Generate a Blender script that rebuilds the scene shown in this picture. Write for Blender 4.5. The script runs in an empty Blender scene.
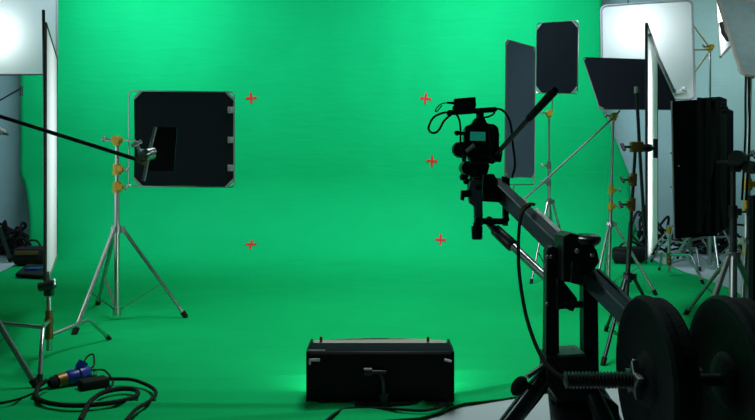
import bpy, bmesh, math, random
from mathutils import Vector, Matrix
from mathutils.bvhtree import BVHTree
from math import pi, sin, cos, radians

# ------------------------------------------------------------------ camera, world, lights
sc = bpy.context.scene
COL = sc.collection
F = 734.0; HX = 377.5; HY = 167.0; CAMZ = 1.3
cam = bpy.data.cameras.new('camera'); cam_o = bpy.data.objects.new('camera', cam); COL.objects.link(cam_o)
cam.sensor_width = 36; cam.lens = F * 36 / 755
cam.shift_y = -(210 - HY) / 755
cam_o.location = (0, 0, CAMZ); cam_o.rotation_euler = (pi/2, 0, 0)
cam.clip_start = .05; cam.clip_end = 60
cam.dof.use_dof = False
sc.camera = cam_o
sc.view_settings.view_transform = 'Standard'; sc.view_settings.look = 'None'
sc.view_settings.exposure = 0.0; sc.view_settings.gamma = 1.0; sc.view_settings.use_curve_mapping = False

w = bpy.data.worlds.new('world'); sc.world = w; w.use_nodes = True
w.node_tree.nodes['Background'].inputs[0].default_value = (.25, .6, .55, 1)
w.node_tree.nodes['Background'].inputs[1].default_value = .02

def area(name, loc, target, sx, sy, power, color=(1, 1, 1), spread=pi):
    l = bpy.data.lights.new(name, 'AREA'); l.shape = 'RECTANGLE'; l.size = sx; l.size_y = sy
    l.energy = power; l.color = color; l.spread = spread
    o = bpy.data.objects.new(name, l); COL.objects.link(o)
    o.location = loc
    o.rotation_euler = (Vector(target) - Vector(loc)).to_track_quat('-Z', 'Y').to_euler()
    return o
COOL = (.90, 1.0, 1.0)
BLUE = (.88, .98, 1.28)
area('cyclorama_light', (-3.4, 8.4, 5.5), (-3.4, 11.0, 2.9), 1.4, .4, 100, BLUE, radians(105))
area('cyclorama_light', (1.6, 8.4, 5.5), (1.6, 11.0, 2.6), 1.4, .4, 86, BLUE, radians(105))
area('cyclorama_light', (1.2, 6.4, 5.5), (1.2, 11.0, 1.3), 2.4, .6, 52, (.90, .99, 1.2), radians(110))
area('overhead_light', (0.2, 5.8, 5.5), (0.1, 5.8, 0), 3.6, 1.2, 84, COOL, radians(95))
area('scrim_light', (-4.1, 5.2, 1.7), (-2.5, 5.8, 1.5), .6, 1.5, 14, (.94, .97, 1), radians(75))
area('side_wall_fill', (6.2, 9.2, 3.8), (6.0, 12, 2.9), .8, .8, 20, (.90, 1, 1.05), radians(110))  # unseen fill, added to brighten the wall at the right
area('side_wall_fill', (-6.2, 7.4, 3.6), (-6.0, 12, 1.7), .8, .8, 2.2, (.60, 1, .92), radians(120))  # unseen greenish fill, added to tint the wall at the left
area('board_fill_light', (5.0, 3.4, 3.4), (3.2, 6.1, 2.4), .3, .3, 2.6, (.85, 1, 1), radians(40))  # unseen lamp added only to lift the grey board
area('crane_fill_light', (-2.8, 2.0, 2.3), (.5, 2.4, 1.05), .5, .5, 1.5, (.75, 1, .98), radians(60))  # unseen fill, added to brighten the left face of the crane arm

# ------------------------------------------------------------------ helpers
def P(px, py, Y): return Vector(((px - HX) / F * Y, Y, CAMZ - (py - HY) / F * Y))
def FL(px, Y, z=0): return Vector(((px - HX) / F * Y, Y, z))
rnd = random.Random(7)

def mat(name, color, rough=.6, metal=0, spec=.5, bump=0, bscale=60, var=0, emit=None, estr=0, sheen=0, coat=0):
    m = bpy.data.materials.new(name); m.use_nodes = True
    nt = m.node_tree; b = nt.nodes['Principled BSDF']
    b.inputs['Roughness'].default_value = rough; b.inputs['Metallic'].default_value = metal
    b.inputs['Specular IOR Level'].default_value = spec
    b.inputs['Sheen Weight'].default_value = sheen
    b.inputs['Coat Weight'].default_value = coat
    tc = nt.nodes.new('ShaderNodeTexCoord')
    n = nt.nodes.new('ShaderNodeTexNoise'); n.inputs['Scale'].default_value = bscale; n.inputs['Detail'].default_value = 4
    nt.links.new(tc.outputs['Object'], n.inputs['Vector'])
    mx = nt.nodes.new('ShaderNodeMixRGB'); mx.blend_type = 'MULTIPLY'; mx.inputs[0].default_value = var
    mx.inputs[1].default_value = (*color, 1)
    nt.links.new(n.outputs['Fac'], mx.inputs[2]); nt.links.new(mx.outputs[0], b.inputs['Base Color'])
    if bump:
        bp = nt.nodes.new('ShaderNodeBump'); bp.inputs['Strength'].default_value = bump; bp.inputs['Distance'].default_value = .01
        nt.links.new(n.outputs['Fac'], bp.inputs['Height']); nt.links.new(bp.outputs[0], b.inputs['Normal'])
    if emit:
        b.inputs['Emission Color'].default_value = (*emit, 1); b.inputs['Emission Strength'].default_value = estr
    return m

M = {}
M['silver'] = mat('satin_silver', (.75, .78, .78), .42, .6)
M['chrome'] = mat('chrome', (.55, .57, .57), .28, 1, var=.15, bscale=30)
M['dull_steel'] = mat('dull_steel', (.30, .32, .32), .42, .9, var=.3, bscale=40)
M['dark_steel'] = mat('dark_steel', (.07, .08, .085), .4, .8, var=.3, bscale=40)
M['black'] = mat('black_paint', (.010, .012, .013), .45, 0, .4, bump=.05)
M['deep_black'] = mat('deep_black', (.003, .0035, .004), .5, 0, .12)
M['tan'] = mat('tan_paint', (.42, .36, .15), .5, 0, .3, var=.2)
M['gloss'] = mat('black_gloss', (.012, .015, .017), .22, 0, .5)
M['rubber'] = mat('black_rubber', (.012, .012, .012), .8, 0, .2, bump=.1)
M['plate'] = mat('cast_iron', (.008, .013, .014), .7, 0, .2, bump=.25, bscale=90)
M['flag'] = mat('duvetyne', (.011, .016, .020), .95, 0, .05, bump=.3, bscale=300, var=.25)
M['lit_grey_flag'] = mat('lit_slate_fabric', (.085, .12, .165), .95, 0, .05, bump=.3, bscale=300, var=.25)  # slate grey, lightened because the tall flag faces the light
M['yellow'] = mat('yellow_paint', (.62, .36, .02), .45, .1, .5, var=.35, bscale=40)
M['grey_plastic'] = mat('grey_plastic', (.32, .34, .34), .5, 0, .4, var=.2)
M['white_paint'] = mat('white_paint', (.72, .74, .74), .4, 0, .5, var=.1)
M['beam'] = mat('anodised_aluminium', (.09, .16, .165), .45, .3, .5, bump=.06, bscale=200, var=.2)
M['red'] = mat('red_tape', (.60, .016, .010), .6, 0, .3, var=.2, bscale=25)
M['blue'] = mat('blue_plastic', (.01, .04, .33), .35, 0, .5, var=.2)
M['bag'] = mat('nylon', (.010, .011, .012), .85, 0, .3, bump=.6, bscale=25, var=.3)
M['foam'] = mat('foam_board', (.36, .50, .50), .8, 0, .2, bump=.1, bscale=14, var=.35)
M['bronze'] = mat('dark_brass', (.26, .16, .05), .45, .7, var=.3)
M['reflector'] = mat('reflector', (.75, .75, .72), .3, .6, var=.1)
M['lcd'] = mat('lcd_screen', (.01, .03, .03), .15, 0, .5, emit=(.01, .30, .20), estr=.38)
M['tube'] = mat('lamp_tube', (.8, .8, .8), .4, emit=(.95, 1, .97), estr=4)
M['rim_lining'] = mat('rim_lining', (.36, .37, .31), .7, 0, .2, var=.2)
M['leather'] = mat('pale_lining', (.52, .50, .44), .6, 0, .3, var=.2)

def cloth_mat(name, color, trans=.5, wr=.1):
    m = bpy.data.materials.new(name); m.use_nodes = True; nt = m.node_tree
    nt.nodes.remove(nt.nodes['Principled BSDF']); out = nt.nodes['Material Output']
    d = nt.nodes.new('ShaderNodeBsdfDiffuse'); t = nt.nodes.new('ShaderNodeBsdfTranslucent'); mx = nt.nodes.new('ShaderNodeMixShader')
    n = nt.nodes.new('ShaderNodeTexNoise'); n.inputs['Scale'].default_value = 9
    tc = nt.nodes.new('ShaderNodeTexCoord'); nt.links.new(tc.outputs['Object'], n.inputs['Vector'])
    bp = nt.nodes.new('ShaderNodeBump'); bp.inputs['Strength'].default_value = wr
    nt.links.new(n.outputs['Fac'], bp.inputs['Height'])
    for s in (d, t):
        s.inputs['Color'].default_value = (*color, 1); nt.links.new(bp.outputs[0], s.inputs['Normal'])
    mx.inputs[0].default_value = trans
    nt.links.new(d.outputs[0], mx.inputs[1]); nt.links.new(t.outputs[0], mx.inputs[2]); nt.links.new(mx.outputs[0], out.inputs[0])
    return m
M['dim_silk'] = cloth_mat('frost_fabric', (.60, .64, .65), .5)
M['silk'] = cloth_mat('diffusion_silk', (.80, .86, .87), .5)

def green_mat():
    m = bpy.data.materials.new('green_fabric'); m.use_nodes = True; nt = m.node_tree; b = nt.nodes['Principled BSDF']
    b.inputs['Roughness'].default_value = .8; b.inputs['Specular IOR Level'].default_value = .04
    tc = nt.nodes.new('ShaderNodeTexCoord'); L = nt.links.new
    mp = nt.nodes.new('ShaderNodeMapping'); mp.inputs['Scale'].default_value = (.5, 3.2, 3.2); L(tc.outputs['Object'], mp.inputs['Vector'])
    n = nt.nodes.new('ShaderNodeTexNoise'); n.inputs['Scale'].default_value = 3.2; n.inputs['Detail'].default_value = 5; n.inputs['Distortion'].default_value = .6
    L(mp.outputs[0], n.inputs['Vector'])
    n2 = nt.nodes.new('ShaderNodeTexNoise'); n2.inputs['Scale'].default_value = 2.0; n2.inputs['Detail'].default_value = 3; L(tc.outputs['Object'], n2.inputs['Vector'])
    bp = nt.nodes.new('ShaderNodeBump'); bp.inputs['Strength'].default_value = .16; bp.inputs['Distance'].default_value = .035
    L(n.outputs['Fac'], bp.inputs['Height']); L(bp.outputs[0], b.inputs['Normal'])
    cr = nt.nodes.new('ShaderNodeValToRGB'); cr.color_ramp.elements[0].color = (.0025, .37, .105, 1); cr.color_ramp.elements[1].color = (.003, .43, .122, 1)
    L(n2.outputs['Fac'], cr.inputs[0]); L(cr.outputs[0], b.inputs['Base Color'])
    return m
M['green'] = green_mat()

def wall_mat(name, color, brick=True):
    m = bpy.data.materials.new(name); m.use_nodes = True; nt = m.node_tree; b = nt.nodes['Principled BSDF']; L = nt.links.new
    b.inputs['Roughness'].default_value = .75
    tc = nt.nodes.new('ShaderNodeTexCoord'); n = nt.nodes.new('ShaderNodeTexNoise'); n.inputs['Scale'].default_value = 1.5; n.inputs['Detail'].default_value = 5
    L(tc.outputs['Object'], n.inputs['Vector'])
    cr = nt.nodes.new('ShaderNodeValToRGB'); cr.color_ramp.elements[0].position = .3; cr.color_ramp.elements[1].position = .7
    cr.color_ramp.elements[0].color = (*[c * .88 for c in color], 1); cr.color_ramp.elements[1].color = (*color, 1)
    L(n.outputs['Fac'], cr.inputs[0]); L(cr.outputs[0], b.inputs['Base Color'])
    bp = nt.nodes.new('ShaderNodeBump'); bp.inputs['Strength'].default_value = .35; bp.inputs['Distance'].default_value = .01
    if brick:
        mp = nt.nodes.new('ShaderNodeMapping'); mp.inputs['Rotation'].default_value = (pi/2, 0, 0); L(tc.outputs['Object'], mp.inputs['Vector'])
        br = nt.nodes.new('ShaderNodeTexBrick'); br.inputs['Scale'].default_value = 2.2; br.inputs['Mortar Size'].default_value = .02
        br.inputs['Color1'].default_value = (1, 1, 1, 1); br.inputs['Color2'].default_value = (.9, .9, .9, 1); br.inputs['Mortar'].default_value = (0, 0, 0, 1)
        L(mp.outputs[0], br.inputs['Vector']); L(br.outputs['Color'], bp.inputs['Height'])
    else:
        L(n.outputs['Fac'], bp.inputs['Height'])
    L(bp.outputs[0], b.inputs['Normal'])
    return m
M['wall'] = wall_mat('painted_brick', (.30, .51, .475))
M['concrete'] = wall_mat('concrete', (.42, .50, .52), False)
M['dark_wall'] = wall_mat('dark_wall', (.05, .06, .06), False)

def pset(o, label=None, cat=None, group=None, kind=None):
    for k, v in (('label', label), ('category', cat), ('group', group), ('kind', kind)):
        if v: o[k] = v
    return o
def thing(name, label, cat, loc, group=None, kind=None):
    o = bpy.data.objects.new(name, None); COL.objects.link(o); o.location = Vector(loc); o.empty_display_size = .1
    return pset(o, label, cat, group, kind)
def rootloc(p):
    v = Vector((0, 0, 0))
    while p is not None:
        v = v + Vector(p.location); p = p.parent
    return v
def cat_rom(pts, n=8):
    pts = [Vector(p) for p in pts]; out = []
    q = [2*pts[0]-pts[1]] + pts + [2*pts[-1]-pts[-2]]
    for i in range(1, len(q)-2):
        a, b, c, d = q[i-1:i+3]
        for k in range(n):
            t = k/n
            out.append(.5*((2*b)+(c-a)*t+(2*a-5*b+4*c-d)*t*t+(3*b-a-3*c+d)*t**3))
    out.append(pts[-1]); return out

class MB:
    def __init__(s): s.bm = bmesh.new()
    def box(s, c, size, rot=None, bev=0):
        r = bmesh.ops.create_cube(s.bm, size=1)
        mt = Matrix.Translation(Vector(c)) @ (rot.to_4x4() if rot else Matrix.Identity(4)) @ Matrix.Diagonal((*size, 1))
        bmesh.ops.transform(s.bm, matrix=mt, verts=r['verts'])
        if bev:
            ed = list({e for v in r['verts'] for e in v.link_edges})
            bmesh.ops.bevel(s.bm, geom=ed, offset=bev, segments=2, affect='EDGES', profile=.5)
        return s
    def obox(s, a, b, wx, wz, up=(0, 0, 1), bev=0):          # box from a to b
        a = Vector(a); b = Vector(b); d = b-a; z = d.normalized(); x = z.cross(Vector(up))
        if x.length < 1e-4: x = z.cross(Vector((0, 1, 0)))
        x.normalize(); y = z.cross(x)
        R = Matrix((x, y, z)).transposed()
        return s.box((a+b)/2, (wx, wz, d.length), R, bev)
    def tube(s, pts, r, seg=10, closed=False):
        pts = [Vector(p) for p in pts]; n = len(pts); rings = []
        rr = r if isinstance(r, (list, tuple)) else [r]*n
        prev = None
        for i, p in enumerate(pts):
            if closed: d = pts[(i+1) % n]-pts[i-1]
            else: d = pts[min(i+1, n-1)]-pts[max(i-1, 0)]
            if d.length < 1e-9: d = Vector((0, 0, 1))
            d.normalize()
            if prev is None:
                u = d.orthogonal().normalized()
            else:
                u = prev - d*prev.dot(d)
                u = u.normalized() if u.length > 1e-6 else d.orthogonal().normalized()
            prev = u; v = d.cross(u)
            rings.append([s.bm.verts.new(p+(u*cos(2*pi*k/seg)+v*sin(2*pi*k/seg))*rr[i]) for k in range(seg)])
        for i in range(n if closed else n-1):
            A = rings[i]; B = rings[(i+1) % n]
            for k in range(seg):
                s.bm.faces.new((A[k], A[(k+1) % seg], B[(k+1) % seg], B[k]))
        if not closed:
            s.bm.faces.new(list(reversed(rings[0]))); s.bm.faces.new(rings[-1])
        return s
    def cyl(s, a, b, r, r2=None, seg=20):
        return s.tube([a, b], [r, r if r2 is None else r2], seg)
    def lathe(s, a, axis, prof, seg=40):                      # prof: list of (t along the axis, radius)
        a = Vector(a); axis = Vector(axis).normalized(); return s.tube2(a, axis, prof, seg)
    def tube2(s, a, axis, prof, seg):
        u = axis.orthogonal().normalized(); v = axis.cross(u); rings = []
        for t, r in prof:
            r = max(r, 1e-4)
            rings.append([s.bm.verts.new(a+axis*t+(u*cos(2*pi*k/seg)+v*sin(2*pi*k/seg))*r) for k in range(seg)])
        for i in range(len(rings)-1):
            A, B = rings[i], rings[i+1]
            for k in range(seg): s.bm.faces.new((A[k], A[(k+1) % seg], B[(k+1) % seg], B[k]))
        s.bm.faces.new(list(reversed(rings[0]))); s.bm.faces.new(rings[-1])
        return s
    def sheet(s, poly): s.bm.faces.new([s.bm.verts.new(Vector(p)) for p in poly]); return s
    def prism(s, poly, ext):
        ext = Vector(ext); A = [s.bm.verts.new(Vector(p)) for p in poly]; B = [s.bm.verts.new(Vector(p)+ext) for p in poly]
        n = len(A); s.bm.faces.new(A); s.bm.faces.new(list(reversed(B)))
        for i in range(n): s.bm.faces.new((A[i], B[i], B[(i+1) % n], A[(i+1) % n]))
        return s
    def ball(s, c, r, sc3=(1, 1, 1), rot=None, u=16, v=10):
        rr = bmesh.ops.create_uvsphere(s.bm, u_segments=u, v_segments=v, radius=r)
        mt = Matrix.Translation(Vector(c)) @ (rot.to_4x4() if rot else Matrix.Identity(4)) @ Matrix.Diagonal((*sc3, 1))
        bmesh.ops.transform(s.bm, matrix=mt, verts=rr['verts']); return s
    def build(s, name, m, parent=None, smooth=True, bevel=0, label=None):
        bmesh.ops.recalc_face_normals(s.bm, faces=s.bm.faces)
        me = bpy.data.meshes.new(name); off = rootloc(parent)
        if parent is None:
            vs = s.bm.verts
            c = Vector((sum(v.co.x for v in vs)/len(vs), sum(v.co.y for v in vs)/len(vs), min(v.co.z for v in vs)))
            off = c
        bmesh.ops.translate(s.bm, verts=s.bm.verts, vec=-off)
        for f in s.bm.faces: f.smooth = smooth
        if smooth:
            for e in s.bm.edges:
                if len(e.link_faces) == 2 and e.calc_face_angle(0) > radians(38): e.smooth = False
        s.bm.to_mesh(me); s.bm.free()
        me.materials.append(M[m]); o = bpy.data.objects.new(name, me); COL.objects.link(o)
        if parent is None: o.location = off
        else: o.parent = parent
        if bevel:
            bv = o.modifiers.new('bevel', 'BEVEL'); bv.width = bevel; bv.segments = 2; bv.limit_method = 'ANGLE'; bv.angle_limit = radians(40)
        if label: o['label'] = label
        return o

# ------------------------------------------------------------------ the room
def structure(name, mb, m): o = mb.build(name, m, smooth=False); o['kind'] = 'structure'; return o
structure('floor', MB().box((0, 6, -.05), (14.4, 12.6, .1)), 'concrete')
structure('wall_back', MB().box((0, 12.1, 2.75), (14.4, .2, 5.5)), 'wall')
structure('wall_left', MB().box((-7.1, 6, 2.75), (.2, 12, 5.5)), 'wall')
structure('wall_right', MB().box((7.1, 6, 2.75), (.2, 12, 5.5)), 'wall')
structure('ceiling', MB().box((0, 6, 5.85), (14.4, 12.6, .1)), 'dark_wall')

# green cyclorama cloth ---------------------------------------------------------
def lerp(a, b, t): return a+(b-a)*t
def interp(x, tab):
    for (x0, y0), (x1, y1) in zip(tab, tab[1:]):
        if x <= x1: return lerp(y0, y1, max(0, (x-x0)/(x1-x0)))
    return tab[-1][1]
R_C = 1.15; Y_W = 11.15
def cyc_bm():
    bm = bmesh.new(); NX = 150
    Ss = []
    NFL, NARC, NW = 220, 26, 40
    rows = []
    for j in range(NFL): rows.append(('f', (j/NFL)**1.7))
    for j in range(NARC): rows.append(('a', j/NARC))
    for j in range(NW+1): rows.append(('w', j/NW))
    grid = []
    for kind, t in rows:
        row = []
        for i in range(NX+1):
            u = i/NX
            if kind == 'f':
                Yf = 3.78
                x = lerp(-4.6, 3.66, u)
                Yf = interp(x, [(-4.6, 3.3), (-.3, 3.62), (.2, 3.72), (.45, 3.97), (1.1, 4.27), (3.7, 4.7)])
                y = lerp(Yf, Y_W-R_C, t); z = .012
                xl = interp(y, [(4, -4.3), (9, -4.62), (10, -4.85)]); xr = interp(y, [(4.5, 3.3), (7, 3.6), (8, 3.75), (10, 3.8)])
                x = lerp(xl, xr, u); Yf2 = interp(x, [(-4.6, 3.3), (-.3, 3.62), (.2, 3.72), (.45, 3.97), (1.1, 4.27), (3.7, 4.7)])
                y = lerp(Yf2, Y_W-R_C, t)
                fade = max(0, 1-(y-3.6)/2.2)
                z += .006*fade*(1+sin(y*19+x*1.3+1.2*sin(x*1.7)))+.004*(1+sin(y*7+x*.9+sin(x*2.1)))
                z += .02*math.exp(-((y-(Yf2+.16))/.03)**2)*(.5+.5*sin(x*1.5+1))
                z += .024*math.exp(-((y-(4.52+.06*sin(x*1.1)))/.03)**2)*(.6+.4*sin(x*2.3+1))+.026*math.exp(-((y-(3.93+.03*sin(x*2)))/.022)**2)*(x < .4)
            elif kind == 'a':
                a = t*pi/2; y = Y_W-R_C+R_C*sin(a); z = .016+R_C*(1-cos(a))
                xl = lerp(-4.85, -5.4, t); xr = lerp(3.8, 3.84, t); x = lerp(xl, xr, u)
            else:
                z = .016+R_C+(4.75-R_C)*t; y = Y_W
                xl = -5.43; xr = interp(z, [(1.16, 3.84), (2.2, 3.42), (2.8, 3.40), (5, 3.42)]); x = lerp(xl, xr, u)
                y += .012*sin(x*3.1+.8*sin(z*1.3))*min(1, t*3)+.006*sin(x*8+z)*min(1, t*3)
            row.append(bm.verts.new((x, y, z)))
        grid.append(row)
    for j in range(len(grid)-1):
        for i in range(NX): bm.faces.new((grid[j][i], grid[j][i+1], grid[j+1][i+1], grid[j+1][i]))
    return bm
bm = cyc_bm(); bm.normal_update(); bvh = BVHTree.FromBMesh(bm)
for f in bm.faces: f.smooth = True
me = bpy.data.meshes.new('green_screen'); bm.to_mesh(me); bm.free(); me.materials.append(M['green'])
gs = bpy.data.objects.new('green_screen', me); COL.objects.link(gs)
so = gs.modifiers.new('solid', 'SOLIDIFY'); so.thickness = .004; so.offset = 1 if max(gs.data.polygons, key=lambda p: p.center.z).normal.y > 0 else -1
pset(gs, 'huge bright green fabric backdrop curving from the wall down over the floor', 'backdrop')

def cross(px, py, rot, label, s=.085, tall=1.0):
    o = Vector((0, 0, CAMZ)); d = (P(px, py, 1)-o).normalized()
    hit, n, _, _ = bvh.ray_cast(o, d)
    if n.dot(d) > 0: n = -n
    up = (Vector((0, 0, 1))-n*n.z).normalized(); rt = up.cross(n).normalized()
    if rt.x < 0: rt = -rt
    c, s_ = cos(rot), sin(rot); a = rt*c+up*s_; b = up*c-rt*s_
    wv = s*.2; L = s; q = hit+n*.004
    poly = [(-L, -wv), (-wv, -wv), (-wv, -L), (wv, -L), (wv, -wv), (L, -wv), (L, wv), (wv, wv), (wv, L), (-wv, L), (-wv, wv), (-L, wv)]
    mb = MB().prism([q+a*x+b*y*tall for x, y in poly], n*.003)
    pset(mb.build('tape_cross', 'red', smooth=False), label, 'marker', 'red tape crosses on the green backdrop')
cross(251, 98, .05, 'red tape cross high on the green backdrop just right of the square black flag')
cross(425.5, 98.5, -.12, 'red tape cross high on the green backdrop, left of the camera')
cross(432, 161, -.05, 'red tape cross at mid height on the green backdrop, between the two other right-hand crosses')
cross(440.5, 240, -.1, 'lowest right red tape cross on the green backdrop, beside the crane arm', .08, 1.5)
cross(251, 244.5, 0, 'lower left red tape cross on the green backdrop, below the square black flag', .08, 1.6)

# ------------------------------------------------------------------ grip hardware
def knob(c, d, r=.022, L=.05):                               # T knob pointing along d
    d = Vector(d).normalized(); c = Vector(c)
    mb = MB().cyl(c, c+d*L, r*.38, seg=10)
    s = d.orthogonal().normalized()
    mb.tube([c+d*L-s*r*1.3, c+d*L+s*r*1.3], r*.5, 10); mb.ball(c+d*L, r*.6, u=10, v=8)
    return mb
def stand(name, label, base, feet, collar_z, top_z, lean=(0, 0), r=.02, metal='chrome', knuckles=(), head=True, brace=True,
          group=None, low_z=.06, knuckle_mat='yellow', kdir=(1, -.3, 0), kr=.03, leg_metal=None, head_mat='yellow', foot='rubber', r_top=None, cat='stand'):
    bx, by = base; t = thing(name, label, cat, (bx, by, 0), group)
    lm = leg_metal or metal
    def ax(z): return Vector((bx+lean[0]*z, by+lean[1]*z, z))
    for fx, fy in feet:
        f = Vector((fx, fy, .026)); h = Vector((fx-bx, fy-by, 0)).normalized(); c = ax(collar_z)+h*.05
        l = MB().tube([c, f], r*.78, 10).build('leg', lm, t)
        d = (f-c).normalized(); MB().cyl(f-d*.045, f+d*.012, r*1.15, r*.95, 12).build('rubber_foot', foot, l)
        if brace:
            m = c.lerp(f, .62); MB().obox(m, ax(low_z+.03)+h*.03, r*.9, .006).build('brace', 'dull_steel' if metal == 'chrome' else metal, t)
    mb = MB().cyl(ax(low_z), ax(lerp(collar_z, top_z, .42)), r*1.05, seg=14); mb.build('mast', metal, t)
    rt = r_top or r*.72
    MB().cyl(ax(lerp(collar_z, top_z, .40)), ax(top_z), rt, seg=12).build('riser', metal, t)
    mb = MB().cyl(ax(collar_z-.035), ax(collar_z+.035), r*1.9, seg=16)
    for fx, fy in feet:
        h = Vector((fx-bx, fy-by, 0)).normalized(); mb.box(ax(collar_z)+h*.05, (.034, .034, .045), Matrix.Rotation(math.atan2(h.y, h.x), 3, 'Z'))
    mb.build('leg_collar', lm, t)
    MB().cyl(ax(low_z-.02), ax(low_z+.05), r*1.7, seg=14).build('lower_collar', lm, t)
    for kz in knuckles:
        d = Vector(kdir)
        k = MB().cyl(ax(kz-.045), ax(kz+.045), kr, kr*.9, 14).box(ax(kz)+d.normalized()*kr*.9, (kr*1.2, kr*1.4, .05), bev=.004).build('knuckle', knuckle_mat, t)
        knob(ax(kz)+d.normalized()*kr, d, .02, .06).build('knob', 'dull_steel' if metal == 'chrome' else 'black', k)
    if head:
        c = ax(top_z)
        g = MB().box(c, (.055, .05, .08), bev=.008).cyl(c+Vector((0, -.05, .01)), c+Vector((0, .05, .01)), .034, seg=20).build('grip_head', head_mat, t)
        knob(c+Vector((-.03, -.02, .01)), (-1, -.2, .1), .022, .07).build('knob', 'dull_steel', g)
    return t
def ring(c, r, a0, n=3): return [(c[0]+r*cos(a0+2*pi*k/n), c[1]+r*sin(a0+2*pi*k/n)) for k in range(n)]

def c_stand(label, base, rot, top_z, metal='chrome', hub=.25, R=.5, head=None, group=None, knuckles=(), lean=(0, 0), col_r=.017, angs=None):
    bx, by = base; t = thing('century_stand', label, 'stand', (bx, by, 0), group)
    for k in range(3):
        a = rot+(angs[k] if angs else 2*pi*k/3); h = Vector((cos(a), sin(a), 0)); z0 = hub-.05*k; B = Vector((bx, by, 0))
        p0 = B+h*.02+Vector((0, 0, z0)); p1 = B+h*R*.62+Vector((0, 0, z0+.035)); p1b = B+h*R*.70+Vector((0, 0, z0+.015)); p2 = B+h*R+Vector((0, 0, .03))
        l = MB().tube([p0, p0.lerp(p1, .5), p1, p1b, p1b.lerp(p2, .5), p2], .0135, 10).build('leg', metal, t)
        d = (p2-p1b).normalized(); MB().cyl(p2-d*.03, p2+d*.016, .0175, .016, 10).build('rubber_foot', 'rubber', l)
        MB().cyl(B+Vector((0, 0, z0-.022)), B+Vector((0, 0, z0+.022)), .028, seg=14).build('leg_collar', 'bronze' if metal == 'chrome' else metal, t)
    MB().cyl((bx, by, .07), (bx+lean[0]*.9, by+lean[1]*.9, min(.9, top_z)), col_r, seg=12).build('mast', metal, t)
    if top_z > .9: MB().cyl((bx+lean[0]*.85, by+lean[1]*.85, .85), (bx+lean[0]*top_z, by+lean[1]*top_z, top_z), col_r*.7, seg=12).build('riser', metal, t)
    for kz in knuckles:
        c = Vector((bx+lean[0]*kz, by+lean[1]*kz, kz))
        k = MB().cyl(c-Vector((0, 0, .04)), c+Vector((0, 0, .04)), .028, seg=14).build('knuckle', 'yellow', t)
        knob(c+Vector((.02, -.015, 0)), (1, -.5, 0), .02, .05).build('knob', 'dull_steel', k)
    return t

def flag(name, label, O, U, V, fab='flag', wire='chrome', margin=(0, 0, 0, 0), chamf=.05, pin=None, cat='flag', thick=.008, group=None, r=.006, patches=True):
    """O = top left corner of the fabric, U along the top, V down the side"""
    O, U, V = Vector(O), Vector(U), Vector(V); u = U.normalized(); v = V.normalized(); n = u.cross(v).normalized()
    if n.y < 0: n = -n
    lu, lv = U.length, V.length; t = thing(name, label, cat, O+U/2+V/2, group)
    q = lambda x, y: O+u*x+v*y
    c = chamf
    poly = [q(c, 0), q(lu*.5, .006), q(lu-c, 0), q(lu, c), q(lu-.006, lv*.5), q(lu, lv-c), q(lu-c, lv), q(lu*.5, lv-.006), q(c, lv), q(0, lv-c), q(.006, lv*.5), q(0, c)]
    MB().prism([p-n*thick/2 for p in poly], n*thick).build('fabric', fab, t, smooth=False)
    l, tp, rg, bt = margin; rr = .03
    x0, x1, y0, y1 = -l, lu+rg, -tp, lv+bt
    pts = []
    for cx, cy, a0 in ((x1-rr, y0+rr, -pi/2), (x1-rr, y1-rr, 0), (x0+rr, y1-rr, pi/2), (x0+rr, y0+rr, pi)):
        for k in range(5): a = a0+k*pi/8; pts.append(q(cx+rr*cos(a), cy+rr*sin(a)))
    MB().tube(pts, r, 8, closed=True).build('wire_frame', wire, t)
    if patches:
        for (x, y, sx, sy) in ((0, 0, 1, 1), (lu, 0, -1, 1), (lu, lv, -1, -1), (0, lv, 1, -1)):
            e = c*1.05; th = c*.42
            pl = [q(x+sx*e, y), q(x+sx*(e+th), y), q(x, y+sy*(e+th)), q(x, y+sy*e)]
            MB().prism([p-n*(thick/2+.004) for p in pl], n*(thick+.008)).build('corner_patch', 'grey_plastic', t, smooth=False)
    if pin:
        MB().tube([q(*pin[0]), q(*pin[1])], .008, 8).build('mounting_pin', 'chrome', t)
    return t

# ------------------------------------------------------------------ left: tall combo stand with square flag
bx = FL(117, 6.2)
stand('combo_stand', 'tall chrome tripod stand with yellow knuckles beside the square black flag', (bx.x, bx.y),
      [(-2.32, 5.62), (-1.64, 6.27), (-2.60, 6.82)], .775, 1.52, r=.022, knuckles=(1.28, 1.13), kdir=(1, -.25, 0), kr=.036, low_z=.07, r_top=.016)
O = P(134, 91, 6.38)
flag('square_flag', 'square black fabric flag with silver corners on the left tripod stand', O, P(234, 92, 6.38)-O, P(134, 186, 6.38)-O,
     margin=(.045, .0, .002, .002), chamf=.055, pin=((-.28, .43), (.02, .43)))
t = bpy.data.objects['square_flag']
for py in (110, 140, 168):
    a = P(231, py, 6.37); MB().box(a, (.055, .02, .055), bev=.004).cyl(a+Vector((0, -.012, -.02)), a+Vector((0, -.012, .02)), .012).build('edge_clip', 'grey_plastic', t)

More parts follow.
